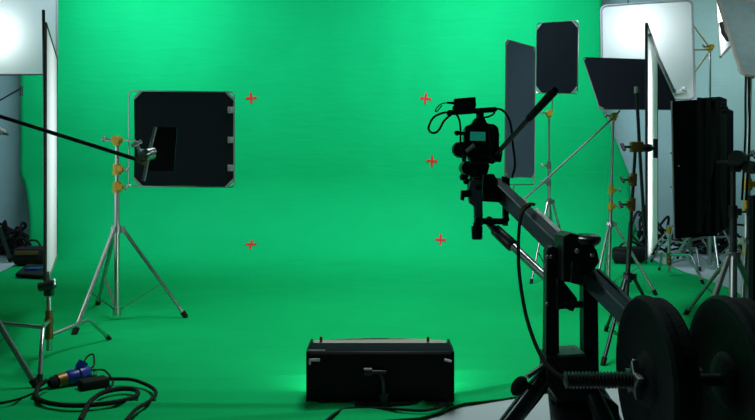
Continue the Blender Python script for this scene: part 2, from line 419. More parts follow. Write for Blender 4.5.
# off-frame stand with boom arm crossing the frame and small flag
bx = FL(-52, 4.2)
stand('combo_stand', 'dark tripod stand at the left edge, one leg in view, holding the boom arm', (bx.x, bx.y),
      [(-1.985, 4.27), (-2.75, 3.75), (-2.66, 4.68)], .80, 1.66, r=.021, metal='dull_steel', head_mat='dull_steel')
A0 = P(-60, 97.5, 4.15); A1 = P(142, 161, 3.62)
t = thing('boom_arm', 'long thin dark boom arm from the left edge ending in a silver grip head', 'arm', A0)
MB().tube([A0, A1], .0105, 10).build('rod', 'dark_steel', t)
c = P(146, 157, 3.60)
g = MB().cyl(c+Vector((-.01, -.03, -.002)), c+Vector((.02, .03, .012)), .025, seg=22).cyl(c+Vector((-.03, -.02, -.01)), c+Vector((-.03, .02, -.01)), .014).box(c+Vector((-.022, 0, .022)), (.03, .03, .034), Matrix.Rotation(.4, 3, 'Y'), .006).cyl(c+Vector((.01, -.03, .02)), c+Vector((.03, .02, .03)), .019).build('grip_head', 'chrome', t)
knob(c+Vector((-.02, -.02, .02)), (-.3, -.4, 1), .02, .05).build('knob', 'chrome', g)
knob(c+Vector((.01, -.03, -.01)), (.6, -.6, .5), .018, .05).build('knob', 'dull_steel', g)
MB().ball(c+Vector((0, -.035, -.02)), .018).build('bolt', 'bronze', g)
O = P(156, 127, 3.66)
t = thing('finger_flag', 'small dark rectangular flag on a slanted silver rod in front of the square black flag', 'flag', O)
MB().prism([P(156, 127, 3.66), P(177, 127.5, 3.70), P(174, 171, 3.70), P(147, 171, 3.66)], (0, .005, 0)).build('fabric', 'black', t, smooth=False)
MB().tube([P(155.5, 127, 3.64), P(151, 145, 3.63), P(143.5, 181, 3.62)], .0085, 10).build('rod', 'silver', t)

# ------------------------------------------------------------------ scrims seen almost edge-on
def scrim(name, label, near, far, z0n, z1n, z0f, z1f, fr='black', hw=.008):
    a = Vector(near); b = Vector(far); t = thing(name, label, 'diffuser', (a.x, a.y, 0))
    An, At, Bn, Bt = Vector((*near, z0n)), Vector((*near, z1n)), Vector((*far, z0f)), Vector((*far, z1f))
    dn = (Bn-An).normalized(); nrm = Vector((-dn.y, dn.x, 0)).normalized()
    MB().sheet([An, Bn, Bt, At]).build('silk', 'silk', t, smooth=False)
    MB().tube([An, An.lerp(At, .5), At], hw*.8, 8).build('near_rail', fr, t)
    MB().tube([Bn, Bt], hw*.7, 8).build('far_rail', fr, t)
    MB().tube([At, Bt], hw, 8).build('top_rail', fr, t)
    MB().tube([An, Bn], hw, 8).build('bottom_rail', 'grey_plastic', t)
    return t
# left
nx = FL(46, 5.0).x; fx = FL(57, 6.45).x
t = scrim('scrim_panel', 'tall white diffusion panel seen edge-on at the left, glowing, in a black frame', (nx, 5.0), (fx, 6.45), .50, 2.28, .53, 2.25)
MB().tube([P(43.5, 10, 4.98), P(44.5, 100, 4.98), P(45, 284, 4.98)], .011, 8).build('edge_pole', 'dark_steel', t)
# left C-stand low
c_stand('low chrome turtle-base stand with brass collars under the left glowing panel', (FL(49, 4.92).x, 4.92), radians(-71), .52, hub=.27, R=.57, angs=(0, radians(249), radians(140)))
cs = [o for o in COL.objects if o.name.startswith('century_stand')][-1]
c = FL(49, 4.92, .47)
g = MB().cyl(c+Vector((-.05, -.03, .03)), c+Vector((.05, -.03, .05)), .03).box(c, (.055, .06, .07), bev=.01).ball(c+Vector((.03, -.03, .04)), .028).build('grip_head', 'dark_steel', cs)
knob(c+Vector((.02, -.03, .04)), (1, -.2, .7), .018, .04).build('knob', 'chrome', g)
MB().cyl(c+Vector((0, 0, -.04)), c+Vector((.0, 0, .13)), .013).build('spigot', 'chrome', cs)
MB().cyl(FL(49, 4.92, .16), FL(49, 4.92, .34), .023).build('sleeve', 'bronze', cs)
# right
nx = FL(647, 5.5).x; fx = FL(657.5, 6.8).x
t = scrim('scrim_panel', 'tall white diffusion panel seen edge-on at the right, glowing beside the black light bank', (nx, 5.5), (fx, 6.8), .61, 2.375, .60, 2.34)
MB().tube([P(645.8, 23, 5.47), P(646.3, 264, 5.47)], .007, 8).build('edge_pole', 'dark_steel', t)
MB().tube([P(650, 35, 5.6), P(658, 58, 6.0), P(674, 92, 6.2)], .016, 8).build('ear_rod', 'dull_steel', t)

# ------------------------------------------------------------------ big square diffusers with lamps behind
def diffuser(label, TL, TR, BL, rr, frame='chrome', thick=.014):
    O = Vector(TL); U = Vector(TR)-O; V = Vector(BL)-O; u = U.normalized(); v = V.normalized(); n = u.cross(v).normalized()
    if n.y < 0: n = -n
    lu, lv = U.length, V.length; q = lambda x, y: O+u*x+v*y; pts = []
    for cx, cy, a0 in ((lu-rr, rr, -pi/2), (lu-rr, lv-rr, 0), (rr, lv-rr, pi/2), (rr, rr, pi)):
        for k in range(7): a = a0+k*pi/12; pts.append(q(cx+rr*cos(a), cy+rr*sin(a)))
    t = thing('diffusion_frame', label, 'diffuser', q(lu/2, lv))
    MB().sheet(pts).build('silk', 'dim_silk', t, smooth=False)
    MB().tube(pts, thick, 10, closed=True).build('frame', frame, t)
    return t, q, n, lu, lv
def lamp(label, c, d, power, name='studio_lamp', stand_to=True):
    c = Vector(c); d = Vector(d).normalized(); t = thing(name, label, 'lamp', c)
    MB().lathe(c-d*.30, d, [(0, .07), (.02, .10), (.24, .13), (.26, .145), (.29, .145), (.29, .12)], 28).build('housing', 'black', t)
    MB().cyl(c-d*.005, c+d*.005, .115, seg=28).build('lens', 'tube', t)
    if stand_to:
        MB().tube([c-d*.15+Vector((.15, 0, 0)), c-d*.15+Vector((.15, 0, .2)), c-d*.15+Vector((-.15, 0, .2)), c-d*.15+Vector((-.15, 0, 0))], .01, 8).build('yoke', 'black', t)
        b = c-d*.15
        MB().cyl(b+Vector((0, 0, .2)), (b.x, b.y, 5.8), .008).build('drop_rod', 'dark_steel', t)
    l = bpy.data.lights.new('lamp_light', 'AREA'); l.shape = 'DISK'; l.size = .2; l.energy = power; l.color = (.95, 1, 1)
    o = bpy.data.objects.new('lamp_light', l); COL.objects.link(o); o.parent = t; o.location = d*.02
    o.rotation_euler = d.to_track_quat('-Z', 'Y').to_euler()
    return t
YD = 9.3
t, q, n, lu, lv = diffuser('large square white diffusion frame lit from behind at the upper right', P(601, 6, YD), P(692, 0, YD-.25), P(602.5, 102, YD-.15), .07, 'grey_plastic')
d1 = t
for k in range(9):
    pass
lamp('studio lamp glowing through the large white diffuser at the upper right', P(632, 38, YD+.32), (0, -1, 0), 9)
MB().box(P(679, 92, 8.95), (.13, .05, .05), Matrix.Rotation(-.2, 3, 'Y'), .01).cyl(P(674, 93, 8.93), P(674, 89, 8.93), .025).ball(P(684, 89, 8.93), .03).build('corner_clamp', 'white_paint', d1)
# yellow V bracket on its side
t = thing('diffuser_bracket', 'thin yellow V-shaped bracket on the right side of the large white diffuser', 'bracket', P(712, 50, 9.25))
for (x, y) in ((692, 24), (692, 50), (692, 76)):
    MB().tube([P(x, y, 9.17), P(711, 49.5, 9.25)], .010, 8).build('strut', 'tan', t)
stand('light_stand', 'slim chrome stand behind the black light bank, carrying the yellow bracket of the right diffuser', (FL(710, 9.35).x, 9.35), ring((FL(710, 9.35).x, 9.35), .5, .3), .75, P(711, 48, 9.35).z, r=.018, lean=(.0, 0), kr=.03)
t, q, n, lu, lv = diffuser('large square white diffusion frame lit from behind at the upper left edge', P(-45, -24, 9.2), P(57, -24, 9.3), P(-45, 75, 9.2), .05, 'grey_plastic')
lamp('studio lamp glowing through the white diffuser at the upper left edge', P(9, 40, 9.25+.38), (0, -1, 0), 9, stand_to=True)
stand('light_stand', 'dark stand at the left edge under the left diffuser, one foot by the cable pile', (FL(-20, 9.6).x, 9.6), [(FL(11, 10.0).x, 10.0), (-5.95, 9.9), (-5.3, 9.05)], 1.05, 2.1, r=.034, metal='dark_steel', brace=False)

# ------------------------------------------------------------------ flags on the right
# tall narrow cutter
O = P(506, 39.5, 6.45); O2 = P(535, 47.5, 6.85)
flag('tall_flag', 'tall narrow black flag standing upright directly behind the camera', O, O2-O, P(505, 178, 6.45)-O, fab='lit_grey_flag', wire='dull_steel', margin=(.0, .0, .0, .06), chamf=.035)
O = P(537, 23.5, 8.75)
flag('upright_flag', 'black rectangular flag with clipped silver corners, upper one right of the tall narrow flag', O, P(578.5, 20.5, 8.3)-O, P(536, 93, 8.75)-O, chamf=.06, margin=(0, 0, 0, 0), pin=((.24, .86), (.24, 1.06)))
bx = FL(549, 8.55)
stand('light_stand', 'chrome tripod stand under the upright black flag, seen above the crane arm', (bx.x, bx.y), [(FL(531, 8.05).x, 8.05), (FL(573, 8.3).x, 8.3), (FL(556, 9.2).x, 9.2)], .90, P(549, 114, 8.55).z,
      r=.017, knuckles=(1.32, 1.12), kdir=(-1, -.2, 0), knuckle_mat='dull_steel', kr=.026, brace=True)
O = P(583, 57.5, 7.6)
V = P(600, 109, 7.15)-O
flag('tilted_flag', 'wide black flag tilted over the right side stand, in front of the white diffuser', O, P(658, 60, 7.9)-O, V, wire='dark_steel', chamf=.045, margin=(0, 0, 0, 0), patches=False)
t = bpy.data.objects['tilted_flag']
MB().box(P(601, 108.5, 7.14), (.05, .012, .03), Matrix.Rotation(.4, 3, 'Y')).build('corner_patch', 'grey_plastic', t)
bx = FL(610, 7.7)
stand('light_stand', 'chrome stand with a bright yellow head holding the long diagonal rod', (bx.x-.02, bx.y), [(FL(604, 8.35).x, 8.35), (FL(656, 7.35).x, 7.35), (FL(592, 7.0).x, 7.0)], .70, P(614, 117, 7.7).z,
      r=.019, knuckles=(1.06, .89 ), kdir=(1, -.2, 0), kr=.028, lean=(.03, 0))
t = thing('gobo_rod', 'long thin steel rod slanting down from the yellow stand head to the tall narrow flag', 'arm', P(619, 111, 7.6))
MB().tube([P(620, 110.5, 7.62), P(613, 118, 7.6), P(520, 203, 6.6)], .0095, 8).build('rod', 'dull_steel', t)
c = P(521, 201, 6.6)
MB().cyl(c+Vector((0, -.03, 0)), c+Vector((0, .03, 0)), .035).cyl(c+Vector((-.09, 0, .01)), c+Vector((.05, 0, 0)), .018).build('clamp', 'grey_plastic', t)
MB().tube([P(521, 201, 6.6), P(513, 195, 6.58), P(514, 186, 6.56)], .008, 8).build('pin', 'chrome', t)

# black stand holding the right scrim
bt = FL(626, 5.2); top = P(635.5, 146, 5.2)
ln = ((top.x-bt.x)/top.z*1.0)
stand('combo_stand', 'black stand with yellow knuckles clamped to the glowing right-hand panel', (bt.x-.02, 5.2), [(FL(603, 4.75).x, 4.75), (FL(606, 5.75).x, 5.75), (FL(668, 5.35).x, 5.35)], .52, top.z,
      lean=((top.x-bt.x+.02)/top.z, 0), r=.016, metal='dark_steel', knuckles=(1.21, 1.035), kdir=(-1, -.2, 0), kr=.026, knuckle_mat='bronze', head=False)
t = [o for o in COL.objects if o.name.startswith('combo_stand')][-1]
c = P(636.5, 147, 5.18)
g = MB().box(c, (.085, .06, .075), bev=.008).build('grip_head', 'bronze', t)
knob(c+Vector((-.04, -.01, 0)), (-1, -.1, 0), .024, .06).build('knob', 'black', g)
MB().tube([c+Vector((.02, -.02, -.01)), P(655, 148, 5.25)], .014, 10).cyl(P(644, 148, 5.2), P(650, 148, 5.22), .028).tube([P(655.5, 139, 5.25), P(655.5, 158, 5.25)], .016, 10).build('clamp_handle', 'black', t)
t = thing('gobo_rod', 'slim grey rod standing almost upright in the black stand clamp', 'arm', P(645, 236, 5.3))
MB().tube([P(636.5, 88, 5.26), P(639.5, 147, 5.27), P(645, 236, 5.3)], .0125, 8).build('rod', 'dark_steel', t)
MB().cyl(P(636.4, 86.5, 5.26), P(636.6, 93, 5.26), .016).build('end_cap', 'grey_plastic', t)
# second thin pole of it
# ------------------------------------------------------------------ fluorescent light bank seen from behind
t = thing('fluorescent_bank', 'large black fluorescent light bank seen from behind at the right', 'lamp', P(700, 238, 5.6))
MB().prism([P(672.5, 101, 5.40), P(717, 98.5, 5.55), P(717, 236, 5.55), P(675, 238.5, 5.40)], (.02, .035, 0)).build('rear_panel', 'flag', t, bevel=.004)
MB().tube([P(671.6, 101, 5.39), P(674.4, 239, 5.39)], .007, 8).build('lit_edge_strip', 'grey_plastic', t)  # pale strip standing for light seeping along the door edge
MB().prism([P(699, 98, 5.48), P(720, 96.5, 5.52), P(727, 99, 5.7), P(727, 229, 5.7), P(720, 232.5, 5.52), P(699, 234, 5.48)], (.03, .10, 0)).build('housing', 'black', t, bevel=.006)
MB().prism([P(719, 104, 5.6), P(733.5, 111, 5.85), P(733.5, 225, 5.85), P(719, 230, 5.6)], (.01, .03, 0)).build('barn_door', 'flag', t, bevel=.003)
for py in (100, 104, 108, 112):
    MB().box(P(716+(py-100)*.9, py, 5.50), (.055, .05, .018), bev=.003).build('ballast_rib', 'black', t)
for px in (699, 708.5, 718):
    MB().obox(P(px, 97.5, 5.47), P(px, 233, 5.47), .012, .03, (1, 0, 0)).build('back_rib', 'black', t)
for (px, py) in ((671, 153), (671, 187), (679, 166)):
    MB().ball(P(px, py, 5.38), .007).build('rivet', 'dull_steel', t)
MB().prism([P(683, 106, 5.50), P(714, 104, 5.60), P(714, 228, 5.60), P(683, 230, 5.50)], (.012, .03, 0)).build('tube_tray', 'white_paint', t)
l = bpy.data.lights.new('bank_light', 'AREA'); l.shape = 'RECTANGLE'; l.size = .25; l.size_y = 1.5; l.energy = 10; l.color = (.94, .98, 1); l.spread = radians(118)
o = bpy.data.objects.new('bank_light', l); COL.objects.link(o); o.parent = t
o.location = Vector((2.43, 5.72, 1.45))-Vector(t.location); o.rotation_euler = Vector((-.85, .40, 0.0)).to_track_quat('-Z', 'Y').to_euler()
MB().tube([P(718, 163, 5.45), P(731, 163, 5.35), P(738, 158, 5.3)], .02, 10).build('mount_arm', 'black', t)

bx = FL(733, 5.25)
stand('combo_stand', 'thick dark steel tripod stand holding the black fluorescent bank', (bx.x, bx.y), [(FL(695, 5.05).x, 5.05), (FL(728, 4.75).x+.02, 4.75), (FL(770, 5.7).x, 5.7)], .66, 1.33, r=.026, metal='dark_steel', leg_metal='dull_steel', head=False, brace=True,
      knuckles=(.98,), kr=.034, knuckle_mat='black', kdir=(1, -.3, 0))
t = [o for o in COL.objects if o.name.startswith('combo_stand')][-1]
c = P(740, 158, 5.22)
g = MB().cyl(c+Vector((-.05, -.045, 0)), c+Vector((.02, .05, 0)), .055, seg=24).cyl(c+Vector((.02, -.06, -.06)), c+Vector((.09, -.02, -.07)), .045, seg=20).box(c+Vector((-.03, 0, -.05)), (.06, .06, .1), bev=.01).build('grip_head', 'black', t)
knob(c+Vector((.02, -.05, .01)), (1, -.3, .3), .026, .05).build('knob', 'dark_steel', g)
bx = FL(745, 5.9)
stand('combo_stand', 'chrome stand with yellow knuckles at the right edge carrying the grey board', (bx.x, bx.y), ring((bx.x, bx.y), .55, 2.1), .70, 2.05, r=.02, knuckles=(.99, 1.16, .63), kr=.034, lean=(.02, 0), kdir=(1, -.3, 0), leg_metal='dull_steel')

# foam board top right
O = P(716.5, -4, 6.35); V = P(741.5, 74, 5.75)-O; U = P(830, -10, 6.6)-O
U = (U - V.normalized()*U.dot(V.normalized())).normalized()*1.2
t = thing('foam_board', 'large speckled grey board tilted at the upper right corner', 'board', O+V)
u, v = U.normalized(), V.normalized(); lu, lv = U.length, V.length; n = u.cross(v).normalized(); rr = .05
q = lambda x, y: O+u*x+v*y
pts = []
for cx, cy, a0 in ((lu-rr, rr, -pi/2), (lu-rr, lv-rr, 0), (rr, lv-rr, pi/2), (rr, rr, pi)):
    for k in range(6): a = a0+k*pi/10; pts.append(q(cx+rr*cos(a), cy+rr*sin(a)))
MB().prism(pts, n*.018).build('panel', 'foam', t, smooth=False)
MB().tube(pts, .014, 8, closed=True).build('edge_frame', 'leather', t)
for i, (a_, b_) in enumerate(((722, 24), (748, 12))):
    pass
# bright scrim strip behind it
An, Bn = (FL(717, 8.0).x, 8.0), (FL(735, 8.8).x, 8.8)
t = thing('scrim_panel', 'bright white panel edge hanging beside the grey board at the upper right', 'diffuser', (An[0], An[1], 2.5))
a = P(715.5, -20, 8.0); b = P(720.5, 55, 8.0); c_ = P(728.5, 50, 8.5); d_ = P(728, -20, 8.5)
MB().sheet([a, b, c_, d_]).build('silk', 'silk', t, smooth=False)
MB().tube([P(720.5, 57, 7.98), P(729.5, 47, 8.5)], .014, 8).build('bottom_rail', 'dull_steel', t)
MB().tube([P(722, 22, 7.98), P(724, 33, 7.98), P(729, 40, 8.0)], .03, 8).build('clip', 'black', t)
MB().tube([P(715.5, -20, 7.99), P(720.5, 57, 7.99)], .01, 8).build('edge_rail', 'white_paint', t)
area('panel_light', (4.35, 7.45, 3.3), P(722, 20, 8.1), .3, .3, 7, (1, 1, 1), radians(60))

# hanging cables from the board
for i, (x0, x1, lb) in enumerate(((746, 744, 'black cable hanging down from the grey board, left strand'), (748.5, 748, 'black cable hanging down from the grey board, right strand'))):
    pset(MB().tube(cat_rom([P(x0, 72, 5.8), P(x0-.5+i, 100, 5.8), P(x1+1.5, 130, 5.8), P(x1, 165, 5.75), P(x1-2, 200, 5.7)], 6), .009, 8).build('hanging_cable', 'rubber'), lb, 'cable', 'cables hanging from the grey board')
# black panel at frame edge
pset(MB().prism([FL(753.5, 3.2, P(0, 196, 3.2).z), FL(752.5, 3.2, .0), FL(800, 3.4, .0), FL(800, 3.4, P(0, 190, 3.4).z)], (0, .04, 0)).build('black_panel', 'flag', smooth=False), 'tall black panel cut off by the right picture edge', 'panel')

# ------------------------------------------------------------------ clutter at the back right
c_stand('low chrome turtle-base stand with a yellow knuckle on the right green cloth edge', (FL(669, 8.6).x, 8.6), radians(-73), .62, hub=.27, R=.55, knuckles=(.56,), angs=(0, radians(153), radians(105)))
c_stand('chrome turtle-base stand at the back right under the black light bank', (FL(690, 9.6).x, 9.6), radians(20), 1.1, metal='dull_steel', hub=.34, R=.5, group='spare stands at the back right')
c_stand('chrome turtle-base stand at the back right, nearest the brick wall', (FL(708, 10.4).x, 10.4), radians(75), 1.0, metal='dull_steel', hub=.40, R=.5, group='spare stands at the back right')
stand('light_stand', 'spare steel tripod stand with crossed legs under the black light bank', (FL(684, 10.1).x, 10.1), ring((FL(684, 10.1).x, 10.1), .55, 1.0), .62, .95, r=.017, metal='dull_steel', head=False)

def cable_pile(label, c, R, n, r, seed, h=.25, name='cable_coil', squash=.6):
    rg = random.Random(seed); pts = []
    a = rg.random()*6
    for k in range(n*9):
        a += 2*pi/9; f = k/(n*9)
        rr = R*(.55+.42*sin(f*17+seed)*rg.uniform(.6, 1)); 
        pts.append(Vector((c[0]+rr*cos(a)+rg.uniform(-.2, .2)*R, c[1]+squash*rr*sin(a)+rg.uniform(-.1, .1)*R, max(r*1.1, c[2]+r+h*f*rg.uniform(.2, 1)+h*.4*max(0, sin(a))*rg.random()))))
    o = MB().tube(cat_rom(pts, 5), r, 7).build(name, 'rubber'); pset(o, label, 'cable'); return o
cz = .02
cable_pile('tall tangle of black cable behind the right-hand glowing panel', (FL(652, 10.6).x, 10.7, 0), .34, 8, .018, 3, .75)
cable_pile('tangled black cable heap on the floor under the black light bank', (FL(697, 11.0).x, 11.0, 0), .42, 9, .018, 5, .45)
cable_pile('round coil of black cable beside the stand legs at the back right', (FL(722, 11.2).x, 11.1, 0), .36, 9, .018, 8, .5)
t = thing('equipment_bag', 'lumpy black bag on the green floor behind the yellow-headed stand', 'bag', FL(628, 9.85))
MB().box(FL(629, 9.85, .13), (.40, .26, .20), Matrix.Rotation(.2, 3, 'Z'), .05).box(FL(622, 9.75, .10), (.22, .2, .15), Matrix.Rotation(-.3, 3, 'Z'), .04).build('body', 'bag', t)
MB().tube(cat_rom([FL(618, 9.8, .16), FL(622, 9.8, .27), FL(634, 9.85, .29), FL(640, 9.85, .2)], 6), .014, 8).build('strap', 'bag', t)

# ------------------------------------------------------------------ left-hand floor clutter
cable_pile('tall heap of black cable against the left wall', (FL(6, 11.0).x, 11.0, 0), .36, 10, .022, 11, .5)
cable_pile('loops of black cable trailing beside the bag at the left', (FL(24, 10.9).x, 11.0-.35, .02), .34, 6, .022, 14, .35)
def soft_bag(name, label, c, sx, sy, sz, mt='bag', top=None):
    t = thing(name, label, 'bag', (c[0], c[1], 0))
    mb = MB().box((c[0], c[1], c[2]+sz/2), (sx, sy, sz), bev=min(sx, sy, sz)*.3); mb.build('body', mt, t)
    MB().tube(cat_rom([(c[0]-sx*.25, c[1], c[2]+sz*.9), (c[0]-sx*.12, c[1], c[2]+sz*1.3), (c[0]+sx*.12, c[1], c[2]+sz*1.3), (c[0]+sx*.25, c[1], c[2]+sz*.9)], 5), .014, 8).build('handle', 'bag', t)
    if top: MB().box((c[0]-sx*.03, c[1]-sy*.48, c[2]+sz*.72), (sx*.7, .03, sz*.22), bev=.01).build('strap', top, t)
    return t
soft_bag('equipment_bag', 'black bag with a faded yellow strap on the floor behind the left glowing panel', (FL(33, 9.6).x, 9.6, .02), .44, .3, .24, top='bronze')
t = thing('sandbag', 'flat dark sandbag with a blue patch on the green floor by the left glowing panel', 'bag', (FL(33, 8.8).x, 8.8, 0))
g0 = [FL(15, 8.5, .03), FL(27, 9.2, .05), FL(46, 9.1, .05), FL(47, 8.35, .03)]
MB().prism(g0, (0, 0, .04)).build('body', 'bag', t, bevel=.015)
MB().box(FL(34, 8.75, .09), (.16, .15, .02), bev=.006).build('patch', 'blue', t)
t = thing('century_stand', 'far stand at the left wall with a thin arm, seen above the boom arm', 'stand', (FL(-22, 10.8).x, 10.8, 0))
b = FL(-22, 10.8); MB().cyl((b.x, b.y, .1), (b.x, b.y, P(0, 113, 10.8).z), .014).build('mast', 'dark_steel', t)
for k in range(3):
    a = .4+2*pi*k/3; MB().tube([(b.x, b.y, .3), (b.x+.3*cos(a), b.y+.3*sin(a), .32), (b.x+.42*cos(a), b.y+.42*sin(a), .02)], .013, 8).build('leg', 'dark_steel', t)
MB().tube([P(-26, 115, 10.8), P(21.5, 88, 10.6)], .012, 8).build('arm', 'dark_steel', t); MB().tube([P(21.5, 86, 10.6), P(21.5, 96, 10.6)], .022, 8).build('grip_head', 'dark_steel', t)
t = thing('spring_clamp', 'small white clamp at the left edge, behind the boom arm', 'clamp', P(2, 132, 4.4))
MB().ball(P(0, 131.5, 4.3), .026, (1.2, 1, .8)).box(P(-4, 129, 4.3), (.05, .03, .03), bev=.006).build('body', 'white_paint', t)
MB().tube([P(2, 133, 4.3), P(8, 134.5, 4.28)], .008, 8).build('jaw', 'grey_plastic', t)
MB().tube([P(-8, 128, 4.3), P(-42, 105, 4.2), P(-52, 101, 4.19)], .008, 8).build('rod', 'dark_steel', t)
# plug with cable
t = thing('power_connector', 'blue and yellow industrial connector lying on the green floor at the lower left', 'connector', P(68, 388, 4.28))
a = FL(49, 4.22, .055); b = FL(66, 4.30, .06); c = FL(88, 4.40, .065)
MB().tube([a, a.lerp(b, .15), b], [.022, .034, .038], 16).build('cable_grip', 'bag', t)
MB().tube([a.lerp(b, .45), a.lerp(b, .95)], [.041, .043], 16).build('band', 'bronze', t)
MB().tube([b, b.lerp(c, .12), b.lerp(c, .5), b.lerp(c, .55), b.lerp(c, .9), c], [.036, .045, .045, .054, .054, .046], 20).build('socket_body', 'blue', t)
MB().cyl(b.lerp(c, .6)+Vector((0, 0, .04)), b.lerp(c, .8)+Vector((0, 0, .075)), .03).build('lid', 'blue', t)
t = thing('adapter_box', 'small black adapter box on the green floor beside the blue connector', 'box', FL(92, 4.25, 0))
MB().obox(FL(80, 4.20, .045), FL(107, 4.30, .045), .10, .06, bev=.008).build('body', 'rubber', t)
def floor_cable(label, pts, r, name='power_cable'):
    o = MB().tube(cat_rom([Vector((FL(px, 954/(py-167)).x, 954/(py-167), z)) for px, py, z in pts], 8), r, 8).build(name, 'rubber')
    return pset(o, label, 'cable')
zz = .055
floor_cable('thick black cable looping on the green floor below the blue connector', [(46, 391, .06), (38, 397, zz), (37, 408, zz), (52, 414, zz), (78, 416, zz), (112, 413, zz), (135, 407, zz), (136, 400, zz), (122, 398.5, zz), (104, 402, zz), (92, 410, zz), (86, 419, zz), (80, 432, zz)], .0135)
floor_cable('black cable sweeping right from the blue connector on the green floor', [(91, 386.5, .06), (110, 388, zz), (132, 389, zz), (150, 396, zz), (156, 403, zz), (150, 411, zz), (136, 420, zz), (126, 432, zz)], .0105)
floor_cable('thin cable curling up behind the blue connector', [(83, 384, .08), (86, 374, .1), (93, 370, .1), (94, 378, .08), (90, 385, .09), (104, 380, .06), (112, 388, .05), (112, 394, .05), (106, 397.5, .05)], .006, 'thin_cable')
floor_cable('thin black cable trailing from the connector to the left edge', [(48, 396, .05), (36, 402, zz), (16, 410, zz), (-12, 416, zz)], .007, 'thin_cable')
t = thing('chain', 'short silver chain lying by the blue connector', 'chain', P(95, 385, 4.4))
for k in range(6):
    c = P(94.5+(k % 2)*.6, 370+k*3.1, 4.5-k*.03); c.z = max(c.z, .04); ax = Vector((1, 0, 0)) if k % 2 else Vector((0, 1, 0)); u = Vector((0, 0, 1)); 
    MB().tube([c+ax*.009*cos(2*pi*j/10)+(Vector((0, -.6, 1)).normalized())*.014*sin(2*pi*j/10) for j in range(10)], .003, 6, closed=True).build('link', 'chrome', t)

# ------------------------------------------------------------------ floor flood light in front, seen from behind
t = thing('floor_flood', 'wide black floor floodlight in front, seen from behind, lighting the green cloth', 'lamp', (FL(380, 4).x, 4.0, 0))
x0, x1 = FL(308.5, 3.92).x, FL(452, 3.92).x
zt = P(0, 352, 3.92).z
prof = [(3.92, .05), (3.92, zt-.02), (3.94, zt), (3.99, zt+.025), (4.20, zt+.028)]
outer = prof; inner = [(y+.012, z-.012) for y, z in reversed(prof)]
def extr(poly, xa, xb): return MB().prism([(xa, y, z) for y, z in poly], (xb-xa, 0, 0))
extr([(3.92, .05), (3.92, zt-.012), (3.93, zt), (3.945, zt), (3.945, .05)], x0, x1).build('back_panel', 'deep_black', t, bevel=.004)
extr([(3.93, zt-.004), (3.97, zt+.006), (4.163, zt-.006), (4.163, zt-.016), (3.97, zt-.005), (3.945, zt-.012)], x0+.004, x1-.004).build('top_panel', 'flag', t)
# curved pale rim
N = 16; rim = []
for k in range(N+1):
    u = k/N; x = lerp(x0+.01, x1-.01, u); rim.append(Vector((x, 4.20, zt-.004+.014*sin(pi*u))))
mb = MB()
pl = [Vector((x0+.01, 4.14, zt-.004))]+rim+[Vector((x1-.01, 4.14, zt-.004))]
mb.prism(pl, (0, 0, -.006)).build('reflector_rim', 'rim_lining', t, label='pale curved reflector rim')
extr([(3.95, .045), (4.16, .045), (4.16, .06), (3.95, .06)], x0, x1).build('bottom_panel', 'black', t)
for s, x in ((-1, x0), (1, x1)):
    MB().prism([(x, 3.915, .045), (x, 3.915, zt), (x, 3.97, zt+.009), (x, 4.20, zt+.004), (x, 4.10, .045)], (.012*s, 0, 0)).build('side_panel', 'deep_black', t)
extr([(3.96, .07), (4.10, .062), (3.99, .20), (3.97, .28), (4.0, zt-.03), (3.96, zt-.03)], x0+.02, x1-.02).build('reflector', 'reflector', t)
mb = MB().cyl((x0+.03, 4.08, .20), (x1-.03, 4.08, .20), .013); mb.build('lamp_tube', 'tube', t)
for px in (309, 312):
    pass
MB().box(P(314.5, 360, 3.905), (.058, .012, .014), bev=.003).box(P(309.8, 362, 3.905), (.012, .012, .028), bev=.003).build('latch', 'white_paint', t, label='white latch')
MB().box(P(317, 350.5, 3.905), (.09, .01, .006)).build('latch_strip', 'grey_plastic', t)
MB().box(P(448, 360.5, 3.905), (.04, .012, .012), Matrix.Rotation(.25, 3, 'Y'), .003).build('latch', 'white_paint', t, label='white latch')
MB().tube([P(379, 371, 3.9), P(383, 380, 3.88), P(384.5, 404, 3.9)], .010, 10).build('bracket_stem', 'dark_steel', t)
MB().cyl(P(364, 372, 3.89), P(372, 372, 3.89), .024).cyl(P(372, 372, 3.89), P(386, 372, 3.9), .01).build('tilt_knob', 'black', t)
MB().obox(FL(355, 3.92, .035), FL(412, 3.92, .035), .06, .03, bev=.006).cyl(FL(384, 3.9, .02), FL(384, 3.9, .10), .03).build('foot', 'black', t)
for px in (322, 440): MB().obox(FL(px, 3.93, .0535), FL(px, 3.93, .014), .03, .05).build('foot', 'black', t)
for px in (321, 428): MB().cyl(FL(px, 4.16, zt-.005), FL(px, 4.16, zt+.026), .008).build('rim_screw', 'bronze', t)
l = bpy.data.lights.new('flood_light', 'AREA'); l.shape = 'RECTANGLE'; l.size = x1-x0-.06; l.size_y = .16; l.energy = 9; l.color = (.95, 1, .97)
o = bpy.data.objects.new('flood_light', l); COL.objects.link(o); o.parent = t; o.location = Vector(((x0+x1)/2, 4.13, .21))-Vector(t.location); o.rotation_euler = (radians(97), 0, 0)
floor_cable('thin black cable running from the floor floodlight along the cloth edge', [(451, 393, .09), (451.5, 403, .045), (446, 412, .045), (425, 418, .04), (385, 416, .04), (350, 416, .04), (336, 421, .04), (318, 436, .04)], .008, 'thin_cable')

